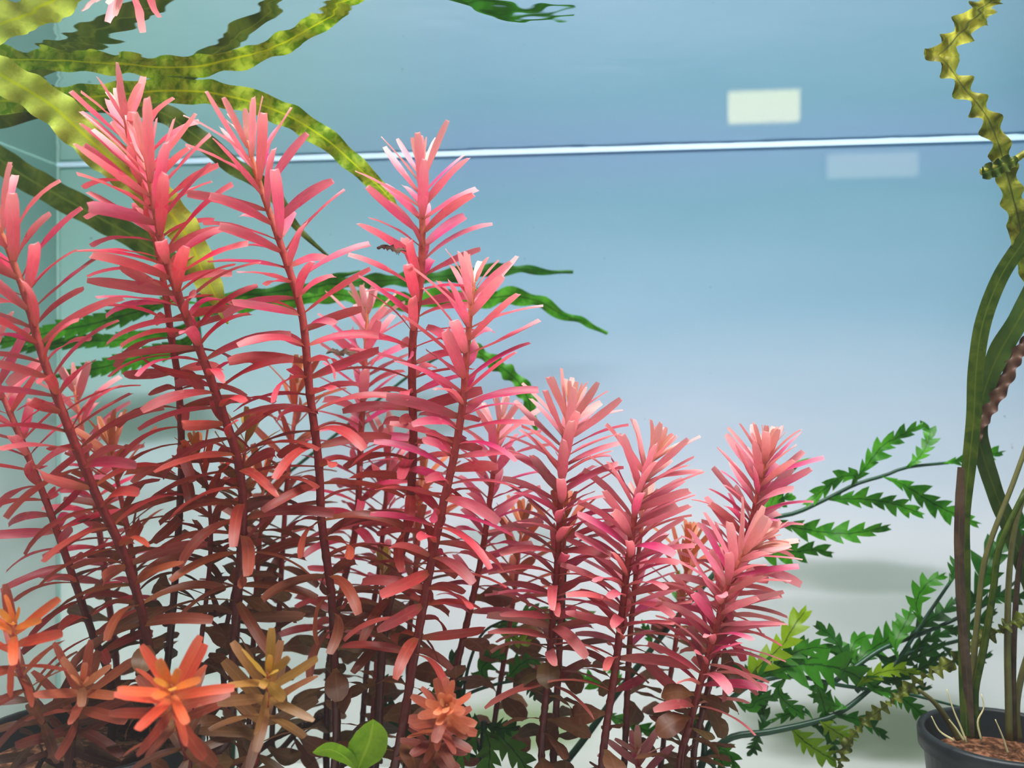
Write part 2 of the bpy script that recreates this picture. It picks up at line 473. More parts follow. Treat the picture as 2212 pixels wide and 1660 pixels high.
LENR = [(0, .34), (12, .50), (40, .86), (80, 1.0), (900, 1.0), (1200, .9)]

GROUP_ST = 'red stem plants'
NLEAF = 0
def stem_plant(label, pts, d0, d1, L=145, wpx=21, step=40, per=3, hue='pink', base=None, r=9.5, spoon_from=1400,
               incl=0.0, bendx=0.0, droop=1.0, rot=None, jit=1.0, stop=None, tipscale=1.0, name='red_stem_plant', leafless=None, trim=38, LSC=1.2):
    """pts: pixel course from tip to base; d0, d1: depth at tip and at the lowest traced point; base: (x, y, z) where it roots"""
    global NLEAF
    n = len(pts)
    W3 = [P(x, y, d0 + (d1 - d0) * i / (n - 1)) for i, (x, y) in enumerate(pts)]
    if base is not None:
        last = W3[-1]; b = Vector(base)
        if (last - b).length > 0.012:
            W3.append(last.lerp(b, 0.5) + Vector((0, 0, 0.0)))
            W3.append(b)
        else:
            W3[-1] = b
    ns = 60; sc = d0 / F                         # metres per pixel at the tip
    L *= LSC; wpx *= 1.04; r *= 0.86
    raw = catmull(W3, 240); acc = 0.0; k = 0
    while acc < trim * sc:
        acc += (raw[k + 1] - raw[k]).length; k += 1
    cur = catmull(raw[k:], ns)                   # tip -> base
    Lm = length(cur)
    root = empty(name, cur[-1], label, 'plant', GROUP_ST)
    O = cur[-1]
    up = list(reversed(cur))
    # nodes
    nodes = []; u = 3.0; total = Lm / sc
    while u < total - 12:
        nodes.append(u)
        k = lerp_stops(u, [(0, 0.42), (30, 0.8), (110, 0.95), (240, 1.0), (700, 1.25), (1200, 1.3)])
        u += step * k * tipscale * random.uniform(0.93, 1.07)
    # stem with a slight swelling at every node
    sp = 150
    fine = catmull(up, sp)
    rad = []
    for i in range(sp):
        uu = (1 - i / (sp - 1)) * total
        rr = r * lerp_stops(uu, [(0, .35), (60, .62), (200, .85), (500, 1.0), (1400, 1.05)])
        dn = min(abs(uu - q) for q in nodes)
        rr *= 1.0 + 0.16 * max(0, 1 - dn / 7.0)
        rad.append(rr * sc)
    mb = MB(); mb.tube(fine, rad, 7)
    link('stem', mb.mesh('stem', [M_STEM], origin=O), root)
    T = tangents(cur)
    phase = random.uniform(0, PI) if rot is None else rot
    for k, u in enumerate(nodes):
        f = u / total * (ns - 1); i = min(int(f), ns - 2)
        p = cur[i].lerp(cur[i + 1], f - i)
        t = -T[i]                                # towards the tip
        ypx = CY - (p.z - HC) / p.y * F
        if ypx > 1760: break                     # nothing of it shows below the frame
        a0 = (t.cross(Vector((0, 1, 0)))).normalized(); b0 = t.cross(a0)
        bare = leafless and leafless[0] < ypx < leafless[1]
        spoon = ypx > spoon_from + random.uniform(-70, 70)
        m = per if not spoon else 2
        for j in range(m):
            if bare or random.random() < (0.38 if spoon else 0.03 if u < 900 else 0.08): continue
            az = phase + 2 * PI * j / m + (PI / m) * (k % 2) + random.gauss(0, 0.13 * jit)
            if spoon: az = phase + PI * j + (PI / 2) * (k % 2) + random.gauss(0, 0.3)
            radial = a0 * math.cos(az) + b0 * math.sin(az)
            al = math.radians(lerp_stops(u, INCL) * droop + incl + random.gauss(0, 6 * jit))
            ln = L * lerp_stops(u, LENR) * random.uniform(0.88, 1.08)
            wd = wpx * lerp_stops(u, [(0, .62), (50, .9), (120, 1.0)]) * random.uniform(0.88, 1.12)
            bn = lerp_stops(u, BEND) + bendx + random.gauss(0, 10 * jit)
            if spoon:
                ln = 122 * random.uniform(0.60, 0.85); wd = 122 * random.uniform(0.34, 0.46); al = math.radians(random.uniform(-12, 28)); bn = random.uniform(0, 80)
            x = (radial * math.cos(al) + t * math.sin(al)).normalized()
            y = t.cross(radial).normalized()
            z = x.cross(y).normalized()
            if z.dot(t) < 0: y = -y; z = -z
            rl = random.gauss(0, lerp_stops(u, [(0, .25), (150, .45), (500, .65)]))
            y2 = y * math.cos(rl) + z * math.sin(rl); z2 = x.cross(y2)
            me = pick(SPOON if spoon else STRAP, bn)
            o = bpy.data.objects.new('leaf', me)
            C.objects.link(o); o.parent = root
            q = p + radial * (0.6 * r * sc) - O
            s1, s2 = ln * sc, wd * sc / 0.16
            o.matrix_local = Matrix(((x.x * s1, y2.x * s2, z2.x * s1, q.x), (x.y * s1, y2.y * s2, z2.y * s1, q.y), (x.z * s1, y2.z * s2, z2.z * s1, q.z), (0, 0, 0, 1)))
            c = lerp_stops(u, HUES[hue])
            if spoon: c = lerp_stops(random.random(), [(0, (.58, .36, .20)), (.5, (.62, .44, .25)), (1, (.46, .40, .20))])
            v = random.uniform(-0.06, 0.06)
            c = tuple(min(max(ch * (1 + v) + random.uniform(-.025, .025), 0.02), 1) for ch in c)
            if random.random() < 0.05 and not spoon: c = tuple(ch * q2 for ch, q2 in zip(c, (.72, .78, .72)))
            if not spoon and hue in ('pink', 'red', 'salmon'):
                w_ = random.random(); far = lerp_stops(u, [(0, .3), (90, 1.0), (450, .9), (700, .25)])
                if w_ < 0.16: c = tuple(a_ + (b_ - a_) * .62 * far for a_, b_ in zip(c, (.96, .26, .66)))
                elif w_ < 0.38: c = tuple(a_ + (b_ - a_) * .45 * far for a_, b_ in zip(c, (1.0, .80, .80)))
                elif w_ < 0.50: c = tuple(a_ + (b_ - a_) * .35 * far for a_, b_ in zip(c, (.95, .62, .46)))
            pale = lerp_stops(u, [(0, .95), (40, .9), (110, .62), (300, .5), (450, .32), (650, .10), (900, .03)]) if not spoon else 0.02
            if hue in ('orange', 'olive', 'brown'): pale *= 0.12
            o.color = (*lin(c), pale * random.uniform(.6, 1.2) if pale < .8 else pale)
            NLEAF += 1
    return root

# pots first: roots end in their soil -------------------------------------------------
def pot(label, cx, cy, rim_z, r_top, r_bot, name='plant_pot'):
    root = empty(name, (cx, cy, 0), label, 'pot', 'black plant pots')
    b = MB(); t = 0.0014
    b.lathe((0, 0, 0), [(0.001, 0.0), (r_bot, 0.0), (r_bot + (r_top - r_bot) * .9, rim_z - 0.007), (r_top + 0.0012, rim_z - 0.0068), (r_top + 0.0016, rim_z - 0.001), (r_top + 0.0010, rim_z),
                         (r_top - t + 0.0004, rim_z), (r_top - t, rim_z - 0.001), (r_bot - t, 0.002), (0.001, 0.002)], 48)
    link('pot_body', b.mesh('pot_body', [M_POT]), root)
    s = MB(); zs = rim_z - 0.011; rs = r_top - t - (r_top - r_bot) * 0.011 / rim_z - 0.0006
    rings = []
    for i, f in enumerate((0.02, 0.25, 0.5, 0.75, 1.0)):
        rings.append([s.vert((rs * f * math.cos(2 * PI * k / 36), rs * f * math.sin(2 * PI * k / 36), zs + 0.003 * noise.noise(Vector((k * .9, i * 2.1, cx * 50))) * (f < 1)), k / 36, f) for k in range(36)])
    for Aq, Bq in zip(rings, rings[1:]):
        for k in range(36): s.face((Aq[k], Bq[k], Bq[(k + 1) % 36], Aq[(k + 1) % 36]))
    s.face(tuple(rings[0]))
    link('soil', s.mesh('soil', [M_SOIL]), root)
    return (cx, cy, zs)
potL = pot('black plant pot under the leftmost red stems at the lower left edge', P(185, 0, .335).x, .335, 0.079, 0.040, 0.031)
potR = pot('black plant pot holding the tall green straps at the lower right corner', P(2168, 0, .36).x, .36, 0.069, 0.0295, 0.022)
potA = pot('low black pot below the tall pink middle stems', P(850, 0, .365).x, .365, 0.034, 0.040, 0.033)
potB = pot('low black pot below the short salmon pink stems', P(1400, 0, .355).x, .355, 0.034, 0.040, 0.033)
def at_pot(p, dx=0.0, dy=0.0): return (p[0] + dx, p[1] + dy, p[2] - 0.001)

SP = stem_plant
SP('tall deep red stem plant cut by the left edge, its leaves reaching up', [(-22, 415), (-8, 480), (14, 530), (55, 640), (92, 770), (150, 930), (212, 1080), (272, 1210), (312, 1350), (330, 1480), (340, 1600)], .300, .315, L=160, wpx=24, step=38, hue='red', base=at_pot(potL, .012, -.012), r=11.5, incl=9, rot=0.3, tipscale=1.0)
SP('tall deep red stem plant with a pink and white crown beside the bright ruffled leaf', [(303, 292), (318, 360), (332, 440), (350, 530), (375, 610), (405, 690), (440, 780), (480, 890), (512, 990), (525, 1100), (516, 1250), (505, 1400), (490, 1600)], .308, .33, L=165, wpx=24, step=31, hue='red', base=at_pot(potL, .026, .006), r=11.5, incl=4, rot=1.0)
SP('red stem plant with an orange crown, topmost at upper left', [(256, 196), (272, 270), (285, 330), (318, 440), (348, 580), (370, 730), (385, 830), (392, 980), (385, 1150), (370, 1350), (360, 1560)], .335, .355, L=135, wpx=22, step=33, hue='red', base=at_pot(potL, .018, .022), r=9, rot=2.0, spoon_from=1300)
SP('tall pink stem plant with a white-tipped crown below the arching green leaf', [(524, 258), (545, 345), (565, 410), (610, 540), (652, 680), (668, 840), (688, 1000), (695, 1130), (716, 1290), (722, 1420), (726, 1620)], .320, .335, L=150, wpx=22, step=33, hue='pink', base=at_pot(potA, -.026, -.022), r=10.5, rot=0.15, incl=3)
SP('tall pink stem plant with a white heart, standing against the blue wall', [(906, 318), (910, 400), (912, 520), (907, 620), (893, 720), (890, 820), (893, 950), (886, 1080), (870, 1180), (846, 1280), (826, 1400), (815, 1600)], .345, .352, L=135, wpx=22, step=31, hue='pink', base=at_pot(potA, -.010, -.01), r=10.5, rot=0.5, incl=1)
SP('pink stem plant with magenta upper leaves and one dusky upright tip leaf', [(1030, 565), (1018, 660), (1008, 760), (1000, 870), (980, 990), (955, 1100), (925, 1250), (895, 1420), (860, 1620)], .330, .325, L=135, wpx=22, step=28, hue='pink', base=at_pot(potA, -.006, -.028), r=10.5, rot=0.25)
SP('slim pink stem plant with a pale crown between the two tallest pink stems', [(796, 625), (793, 690), (788, 790), (783, 880), (778, 980), (770, 1130), (742, 1260), (715, 1400), (705, 1600)], .395, .40, L=105, wpx=19, step=27, hue='pink', base=at_pot(potA, -.03, .02), r=8.5, rot=0.9)
SP('slim pink stem plant with a small pale crown left of the bushy salmon stem', [(1088, 858), (1076, 930), (1062, 1050), (1050, 1140), (1035, 1230), (1010, 1340), (975, 1490), (950, 1620)], .375, .37, L=100, wpx=18, step=27, hue='pink', base=at_pot(potA, .018, .012), r=8.5, rot=0.1, spoon_from=1300)
SP('bushy salmon pink stem plant with a cream heart, leftmost of the three short ones', [(1240, 838), (1236, 880), (1225, 940), (1215, 1020), (1210, 1100), (1205, 1200), (1198, 1300), (1185, 1450), (1170, 1640)], .350, .345, L=120, wpx=20.5, step=21, hue='salmon', base=at_pot(potB, -.034, -.01), r=8.5, rot=0.0, per=4, spoon_from=1440)
SP('bushy salmon pink stem plant with magenta front leaves, middle of the three short ones', [(1428, 935), (1418, 970), (1400, 1010), (1378, 1080), (1362, 1180), (1348, 1290), (1330, 1440), (1312, 1560), (1300, 1660)], .338, .335, L=120, wpx=20.5, step=21, hue='salmon', base=at_pot(potB, -.022, -.022), r=9.5, rot=0.55, per=4, spoon_from=1450)
SP('small upright salmon pink shoot behind the rightmost short stem', [(1662, 925), (1656, 975), (1648, 1020), (1637, 1065), (1622, 1130), (1600, 1200), (1570, 1320), (1540, 1450), (1500, 1620)], .352, .36, L=108, wpx=20.5, step=21, hue='salmon', base=at_pot(potB, .022, .012), r=8, rot=0.3, per=4)
SP('salmon pink stem plant leaning right with a cream and yellow heart', [(1668, 1145), (1640, 1168), (1606, 1200), (1580, 1245), (1562, 1300), (1545, 1370), (1515, 1470), (1492, 1560), (1470, 1650)], .330, .332, L=122, wpx=21, step=22, hue='salmon', base=at_pot(potB, .012, -.018), r=9.5, rot=0.2, per=4, spoon_from=1510)
SP('thin red-brown stem plant running behind the leftmost tall stem', [(-45, 700), (-20, 800), (12, 870), (60, 985), (102, 1090), (150, 1225), (200, 1370), (240, 1480), (265, 1600)], .355, .35, L=125, wpx=19, step=34, hue='red', base=at_pot(potL, .004, .012), r=9, rot=0.8)
SP('thin brownish pink stem plant behind the gap left of the tall pink stem', [(645, 770), (640, 860), (632, 940), (620, 1040), (612, 1160), (604, 1300), (596, 1450), (590, 1620)], .405, .40, L=95, wpx=18, step=38, hue='brown', base=at_pot(potL, .075, .05), r=7, rot=0.4, spoon_from=1250)
SP('small olive shoot with blunt leaves in the middle of the left thicket', [(545, 875), (538, 910), (528, 980), (520, 1080), (512, 1240), (480, 1420), (470, 1600)], .37, .365, L=75, wpx=20, step=34, hue='olive', base=at_pot(potL, .044, .03), r=6.5, rot=0.2, spoon_from=1280)
SP('small golden brown shoot between the left red stems', [(418, 925), (420, 960), (436, 1010), (450, 1070), (455, 1180), (440, 1340), (430, 1560)], .35, .352, L=82, wpx=19, step=34, hue='orange', base=at_pot(potL, .03, .018), r=6.5, rot=1.4, spoon_from=1280)
SP('bright orange star-shaped shoot low in front at left', [(370, 1478), (374, 1512), (380, 1545), (392, 1600), (408, 1660)], .262, .305, L=112, wpx=26, step=40, hue='orange', base=at_pot(potL, .030, -.016), r=8.5, rot=0.4, incl=-10, per=3, spoon_from=1620, trim=10)
SP('olive yellow star-shaped shoot low between the left stems', [(578, 1450), (578, 1490), (574, 1540), (560, 1600), (545, 1660)], .282, .325, L=110, wpx=24, step=42, hue='olive', base=at_pot(potL, .034, .018), r=7, rot=0.7, incl=-8, per=3, spoon_from=1600, trim=10)
SP('orange and yellow shoot low at the left edge', [(28, 1340), (32, 1400), (48, 1470), (80, 1540), (112, 1600)], .278, .315, L=108, wpx=24, step=42, hue='orange', base=at_pot(potL, -.012, -.016), r=7.5, rot=0.1, incl=-4, per=3, spoon_from=1640, trim=10)
SP('small dusty orange shoot low in the middle, in front of the broad fern', [(966, 1522), (960, 1545), (945, 1590), (928, 1650)], .29, .325, L=66, wpx=24, step=30, hue='brown', base=at_pot(potA, .006, -.024), r=7, rot=0.0, incl=-10, per=4, spoon_from=1700, trim=6)
SP('brownish olive shoot spreading over the left pot', [(176, 1470), (178, 1500), (168, 1540), (160, 1590), (150, 1640)], .295, .325, L=112, wpx=23, step=44, hue='brown', base=at_pot(potL, -.004, .0), r=7, rot=0.9, incl=-4, per=3, spoon_from=1640, trim=10)
SP('small yellow-brown side shoot left of the pink middle stems', [(828, 1175), (828, 1205), (824, 1260), (818, 1350), (810, 1480), (800, 1620)], .375, .372, L=80, wpx=20, step=32, hue='olive', base=at_pot(potA, -.012, .012), r=6.5, rot=0.3, spoon_from=1300)
SP('pinkish young shoot low between the short salmon stems', [(1378, 1590), (1376, 1610), (1380, 1650)], .345, .35, L=85, wpx=20, step=24, hue='salmon', base=at_pot(potB, .0, .01), r=6.5, rot=0.5, incl=-16, per=3, spoon_from=1750)
scarred = SP('thin brown stem with a dark scar, just behind the leftmost short salmon stem', [(1226, 1060), (1222, 1120), (1216, 1210), (1212, 1300), (1208, 1420), (1200, 1560), (1196, 1650)], .372, .368, L=100, wpx=19, step=34, hue='brown', base=at_pot(potB, -.03, .012), r=9, rot=1.1, spoon_from=1350, leafless=(1180, 1380))
SP('short salmon shoot half hidden behind the middle short stem', [(1398, 1050), (1394, 1085), (1384, 1160), (1372, 1260), (1360, 1400), (1350, 1620)], .368, .365, L=100, wpx=20, step=32, hue='salmon', base=at_pot(potB, -.008, .02), r=8, rot=1.0, spoon_from=1380)
SP('brown stem plant at the back between the tall pink stems low in the thicket', [(915, 980), (912, 1040), (905, 1120), (898, 1230), (885, 1360), (880, 1600)], .40, .395, L=100, wpx=18, step=36, hue='brown', base=at_pot(potA, .0, .026), r=7.5, rot=0.7, spoon_from=1280)
SP('reddish stem plant at the back behind the left thicket', [(228, 905), (240, 980), (262, 1080), (285, 1200), (300, 1330), (318, 1460), (325, 1600)], .375, .37, L=110, wpx=19, step=34, hue='brown', base=at_pot(potL, .012, .026), r=8, rot=0.2, spoon_from=1290)
SP('thin reddish stem plant at the back between the two left tall red stems', [(150, 790), (168, 880), (190, 1000), (212, 1130), (232, 1280), (250, 1420), (258, 1600)], .40, .39, L=100, wpx=19, step=34, hue='red', base=at_pot(potL, -.004, .026), r=8, rot=0.5, spoon_from=1300)
SP('faint brown stem plant in the gap just right of the second tall red stem', [(565, 980), (568, 1060), (560, 1180), (550, 1320), (545, 1450), (540, 1620)], .39, .385, L=105, wpx=19, step=34, hue='brown', base=at_pot(potL, .07, .04), r=7, rot=1.3, spoon_from=1290)
SP('reddish stem plant at the back between the slim pink stem and the tallest pink one', [(842, 900), (840, 980), (832, 1090), (820, 1220), (800, 1360), (780, 1600)], .41, .405, L=100, wpx=18, step=32, hue='red', base=at_pot(potA, -.018, .03), r=7, rot=0.6, spoon_from=1290)
SP('reddish brown stem plant at the back just left of the bushy salmon stem', [(1132, 1080), (1126, 1150), (1115, 1250), (1100, 1360), (1080, 1480), (1060, 1620)], .40, .395, L=100, wpx=19, step=32, hue='brown', base=at_pot(potA, .034, .012), r=7, rot=0.9, spoon_from=1330)
SP('brownish pink stem plant at the back between the middle and right short salmon stems', [(1490, 1130), (1486, 1200), (1474, 1290), (1458, 1400), (1440, 1520), (1430, 1640)], .395, .39, L=100, wpx=20, step=32, hue='brown', base=at_pot(potB, .004, .03), r=7, rot=0.2, spoon_from=1380)
sc_b = MB(); sc_p = catmull([P(1219, 1180, .3722), P(1216, 1215, .372), P(1212, 1300, .3715), P(1211, 1345, .371)], 22)
sc_b.tube([p - scarred.location for p in sc_p], [(9.5 + 2.2 * noise.noise(Vector((i * .9, 0, 3)))) * .372 / F for i in range(22)], 9)
link('scar', sc_b.mesh('scar', [stalk_mat('blackened_bark', (.06, .05, .05), (.24, .17, .14))]), scarred)['label'] = 'blackened scar on the stem'
print('leaves', NLEAF)

# ------------------------------------------------------------------ green things
def face_sides(pts, roll=0.0, twist=0.0, cam_p=Vector((0, 0, HC))):
    """blade side vectors so that the flat of the blade faces the viewer's side of the tank, turned by roll (+ twist along it)"""
    T = tangents(pts); n = len(pts); out = []
    for i in range(n):
        v = (pts[i] - cam_p).normalized()
        s = T[i].cross(v).normalized()
        a = roll + twist * i / (n - 1)
        out.append(Matrix.Rotation(a, 3, T[i]) @ s)
    return out

def trace(pts, d):
    """pixel course with depth: d is a number, a pair (start, end) or one value per point"""
    n = len(pts)
    if isinstance(d, (int, float)): d = (d, d)
    if len(d) == 2 and n != 2: d = [d[0] + (d[1] - d[0]) * i / (n - 1) for i in range(n)]
    return [P(x, y, q) for (x, y), q in zip(pts, d)]

def ribbon(pts, d, width, mat, root, name='leaf_blade', waves=12, amp=0.45, roll=0.0, twist=0.0, n=90, prof=None, edge=0.18, color=None, thick=0.00035, seed=0):
    c = catmull(trace(pts, d), n)
    O = root.location
    rnd = random.Random(seed + len(pts) * 7 + int(pts[0][0]))
    ph1, ph2 = rnd.uniform(0, 6), rnd.uniform(0, 6)
    prof = prof or [(0, .75), (.25, 1), (.8, .9), (.93, .6), (1, .08)]
    sd = face_sides(c, roll, twist)
    wl, wr = [], []
    for i in range(n):
        f = i / (n - 1); w = 0.5 * width * lerp_stops(f, prof) * c[i].y / F
        wob = noise.noise(Vector((f * waves * 0.9, seed * 3.3, 1.0)))
        wl.append(w * (1 + edge * math.sin(2 * PI * waves * f * 1.03 + ph1 + 2 * wob)))
        wr.append(w * (1 + edge * math.sin(2 * PI * waves * f * 0.97 + ph2 + 2 * wob)))
    def ruf(i, o):
        f = i / (n - 1); w = 0.5 * width * lerp_stops(f, prof) * c[i].y / F
        ph = ph1 if o > 0 else ph2
        return w * amp * (abs(o) ** 1.6) * math.sin(2 * PI * waves * f * (1.0 if o > 0 else 1.07) + ph + 1.3 * noise.noise(Vector((f * 9, seed, o))))
    b = MB(); b.blade([p - O for p in c], sd, wl, wr, thick, fold=0.06, ruffle=ruf, mt=0, mb=0, cols=2)
    o = link(name, b.mesh(name, [mat]), root)
    o.color = (*lin(color), 0.6) if color else (0, 0, 0, 0)
    return o

def stalk(pts, d, r0, r1, mat, root, name='stalk', n=24, seg=7):
    c = catmull(trace(pts, d), n)
    b = MB(); b.tube([p - root.location for p in c], [(r0 + (r1 - r0) * i / (n - 1)) * c[i].y / F for i in range(n)], seg)
    o = link(name, b.mesh(name, [mat]), root); o.color = (0, 0, 0, 0); return o

def toothed(pts, d, width, root, parent=None, teeth=7, mat=None, roll=0.0, twist=0.0, color=None, deep=0.72, name='leaflet', seed=0, droop=0.0):
    """fern leaflet: blade with forward-pointing teeth on both margins"""
    rnd = random.Random(seed + int(pts[0][0] * 3 + pts[0][1]))
    per = 4; n = teeth * per + 3
    c = catmull(trace(pts, d), n)
    O = root.location
    sd = face_sides(c, roll, twist)
    Lm = length(c)
    wl, wr, sl, sr = [], [], [], []
    kl = [rnd.uniform(.6, 1.35) for _ in range(teeth + 2)]; kr = [rnd.uniform(.6, 1.35) for _ in range(teeth + 2)]
    for i in range(n):
        f = i / (n - 1); px = c[i].y / F
        env = lerp_stops(f, [(0, .12), (.12, .45), (.35, 1.0), (.65, .95), (.88, .62), (1, .15)])
        w = 0.5 * width * env * px
        for (W_, S_, K_, off) in ((wl, sl, kl, 0), (wr, sr, kr, 2)):
            ph = (i + off) % per; t = (i + off) // per
            tooth = (0.0, 0.35, 0.75, 1.0)[ph]
            W_.append(w * (1 - deep + deep * tooth * K_[min(t, teeth + 1)] * 1.1))
            S_.append((0.0, 0.2, 0.9, 1.7)[ph] * Lm / n * 1.1)
    def ruf(i, o):
        f = i / (n - 1)
        return 0.12 * width * c[i].y / F * math.sin(f * 9 + seed) * o
    b = MB(); b.blade([p - O for p in c], sd, wl, wr, 0.00022, fold=0.10, ruffle=ruf, shiftl=sl, shiftr=sr, mt=0, mb=0, cols=1)
    o = link(name, b.mesh(name, [mat or M_FERN]), parent or root)
    o.color = (*lin(color), 0.75) if color else (0, 0, 0, 0)
    return o

# --- ruffled ribbon plant at the upper left
rp = empty('ribbon_plant', P(-60, 200, .375) - Vector((0.02, 0, HC + (CY - 200) / F * .375 - 0.001)), 'ruffled green ribbon plant arching in from the upper left edge', 'plant')
ribbon([(-70, 110), (0, 160), (60, 195), (120, 235), (230, 335), (340, 430), (400, 505), (440, 590), (470, 650), (492, 700)], (.335, .36), 80, M_RIB, rp, waves=11, amp=.26, edge=.08, prof=[(0, .9), (.4, 1), (.75, .85), (.9, .6), (1, .05)], color=(.94, .97, .48), seed=1)['label'] = 'bright yellow-green ruffled leaf'
ribbon([(-70, 225), (0, 218), (120, 215), (250, 205), (360, 196), (470, 203), (600, 240), (700, 298), (780, 368), (830, 415), (868, 466)], (.372, .368), 54, M_RIB, rp, waves=11, amp=.28, edge=.10, prof=[(0, 1), (.7, .95), (.9, .7), (1, .06)], seed=2)
ribbon([(-70, 275), (0, 252), (90, 232), (200, 218), (340, 240), (420, 292), (500, 355), (580, 408), (625, 470), (665, 515), (714, 558)], (.40, .40), 48, M_RIBD, rp, waves=9, amp=.25, edge=.08, prof=[(0, 1), (.6, .9), (.8, .65), (.9, .3), (1, .1)], seed=3)
ribbon([(-90, 265), (0, 345), (60, 385), (140, 430), (250, 490), (320, 530), (420, 600)], (.43, .44), 58, M_RIBD, rp, waves=7, amp=.12, edge=.05, seed=4)
stem_rp = P(-60, 205, .372)
sb = MB(); sb.tube(catmull([Vector((0, 0, 0)), Vector((-0.012, 0, 0.12)), stem_rp + Vector((-.002, 0, 0)) - rp.location], 20), 0.0016, 7)
link('petiole', sb.mesh('petiole', [M_PET]), rp)

# --- narrow wavy green leaves far behind the pink stems
wp = empty('trailing_plant', P(640, 0, .45) * 1.0, 'dark green trailing plant with narrow wavy leaves behind the pink stems', 'plant')
wp.location = (P(640, 0, .45).x, .45, 0.0005)
for k, (pts, d, w, wv) in enumerate([
    ([(425, 650), (640, 625), (740, 612), (840, 606), (950, 598), (1020, 590), (1070, 584), (1120, 582), (1150, 584), (1190, 588), (1238, 588)], (.44, .47), 30, 9),
    ([(425, 668), (640, 648), (720, 636), (800, 648), (900, 652), (960, 640), (1040, 645), (1110, 640), (1165, 652), (1215, 680), (1260, 695), (1312, 722)], (.44, .468), 36, 11),
    ([(425, 655), (360, 652), (300, 672), (200, 700), (120, 715), (40, 735), (-40, 742)], (.44, .45), 30, 8),
    ([(425, 665), (410, 735), (330, 765), (270, 782), (215, 795), (150, 808), (120, 815)], (.44, .445), 30, 8),
    ([(425, 660), (400, 705), (340, 722), (260, 735), (170, 738), (60, 752), (20, 765)], (.445, .45), 24, 8),
    ([(425, 660), (640, 640), (720, 600), (780, 586)], (.445, .45), 20, 5),
    ([(1010, 745), (1040, 765), (1080, 792), (1115, 820), (1140, 860), (1150, 905), (1160, 930)], (.44, .44), 32, 6)]):
    o = toothed(pts, d, w * 1.5, wp, teeth=wv * 2, deep=.38, seed=k, name='leaf_blade') if k in (2, 3, 4) else ribbon(pts, d, w, M_FERN, wp, waves=wv, amp=.3, edge=.30, prof=[(0, .8), (.3, .9), (.72, 1), (.85, .62), (.95, .35), (1, .2)], color=(.12, .42, .14) if k in (0, 5) else None, seed=20 + k)
stalk([(500, 1690), (518, 1250), (525, 1100), (512, 990), (480, 890), (440, 780), (425, 655)], (.45, .441), 6, 3.5, M_RACHIS, wp, 'stalk', 30)
stalk([(525, 1100), (700, 960), (900, 800), (1010, 745)], (.448, .44), 4, 3, M_RACHIS, wp, 'stalk', 20)
b = MB(); bp = [p - wp.location for p in catmull([P(500, 1690, .45), Vector((wp.location.x, .45, 0.0))], 5)]
b.tube(bp, 0.0013, 7); link('stalk', b.mesh('stalk', [M_RACHIS]), wp)

# --- water fern reaching up behind the salmon stems
wf = empty('water_fern', Vector((P(1190, 0, .40).x, .40, 0.0005)), 'green water fern frond with jagged leaflets right of the salmon stems', 'fern')
fr = stalk([(1196, 1680), (1260, 1600), (1340, 1490), (1410, 1400), (1470, 1325), (1545, 1238), (1600, 1170), (1650, 1125), (1720, 1108), (1790, 1076), (1850, 1046), (1910, 1028), (1960, 1010), (2050, 1000)], (.40, .415), 8, 3.2, M_RACHIS, wf, 'frond', 50)
b = MB(); b.tube([p - wf.location for p in catmull([wf.location.copy(), P(1170, 1760, .40), P(1196, 1680, .40)], 6)], 0.0017, 7); link('stalk', b.mesh('stalk', [M_RACHIS]), wf)
for k, (pts, w, t, col) in enumerate([
    ([(1838, 1052), (1850, 1030), (1820, 1030), (1782, 1055), (1742, 1092)], 42, 5, None),
    ([(1838, 1050), (1866, 1015), (1905, 965), (1940, 945), (1992, 918)], 46, 7, None),
    ([(1956, 1012), (1985, 990), (2005, 955), (2008, 930), (1990, 916)], 36, 6, None),
    ([(1785, 1080), (1830, 1078), (1880, 1080), (1935, 1090), (1992, 1112)], 46, 7, None),
    ([(1905, 1030), (1955, 1050), (2005, 1082), (2055, 1108), (2112, 1132)], 48, 7, None),
    ([(2040, 1002), (2080, 992), (2120, 985), (2165, 978)], 40, 5, None),
    ([(1660, 1122), (1720, 1140), (1790, 1152), (1850, 1152), (1918, 1138)], 48, 7, None),
    ([(1600, 1172), (1660, 1192), (1720, 1192), (1760, 1188), (1796, 1196)], 52, 6, None),
    ([(1650, 1125), (1660, 1090), (1690, 1078), (1712, 1070)], 46, 4, None),
    ([(1650, 1120), (1690, 1040), (1712, 1005), (1745, 992)], 34, 4, None),
    ([(1545, 1238), (1560, 1200), (1555, 1170)], 34, 4, None),
    ([(1470, 1325), (1465, 1270), (1462, 1235)], 26, 4, None),
    ([(1410, 1400), (1400, 1370), (1385, 1345)], 28, 4, None),
    ([(1340, 1490), (1290, 1480), (1250, 1462), (1222, 1470)], 34, 5, None),
    ([(1340, 1490), (1330, 1450), (1300, 1440)], 30, 4, None),
    ([(1300, 1540), (1350, 1560), (1400, 1580), (1440, 1570)], 40, 5, None)]):
    toothed(pts, (.41, .405 + .01 * (k % 3)), w, wf, fr, teeth=t, seed=k, color=col, roll=random.uniform(-.35, .35))

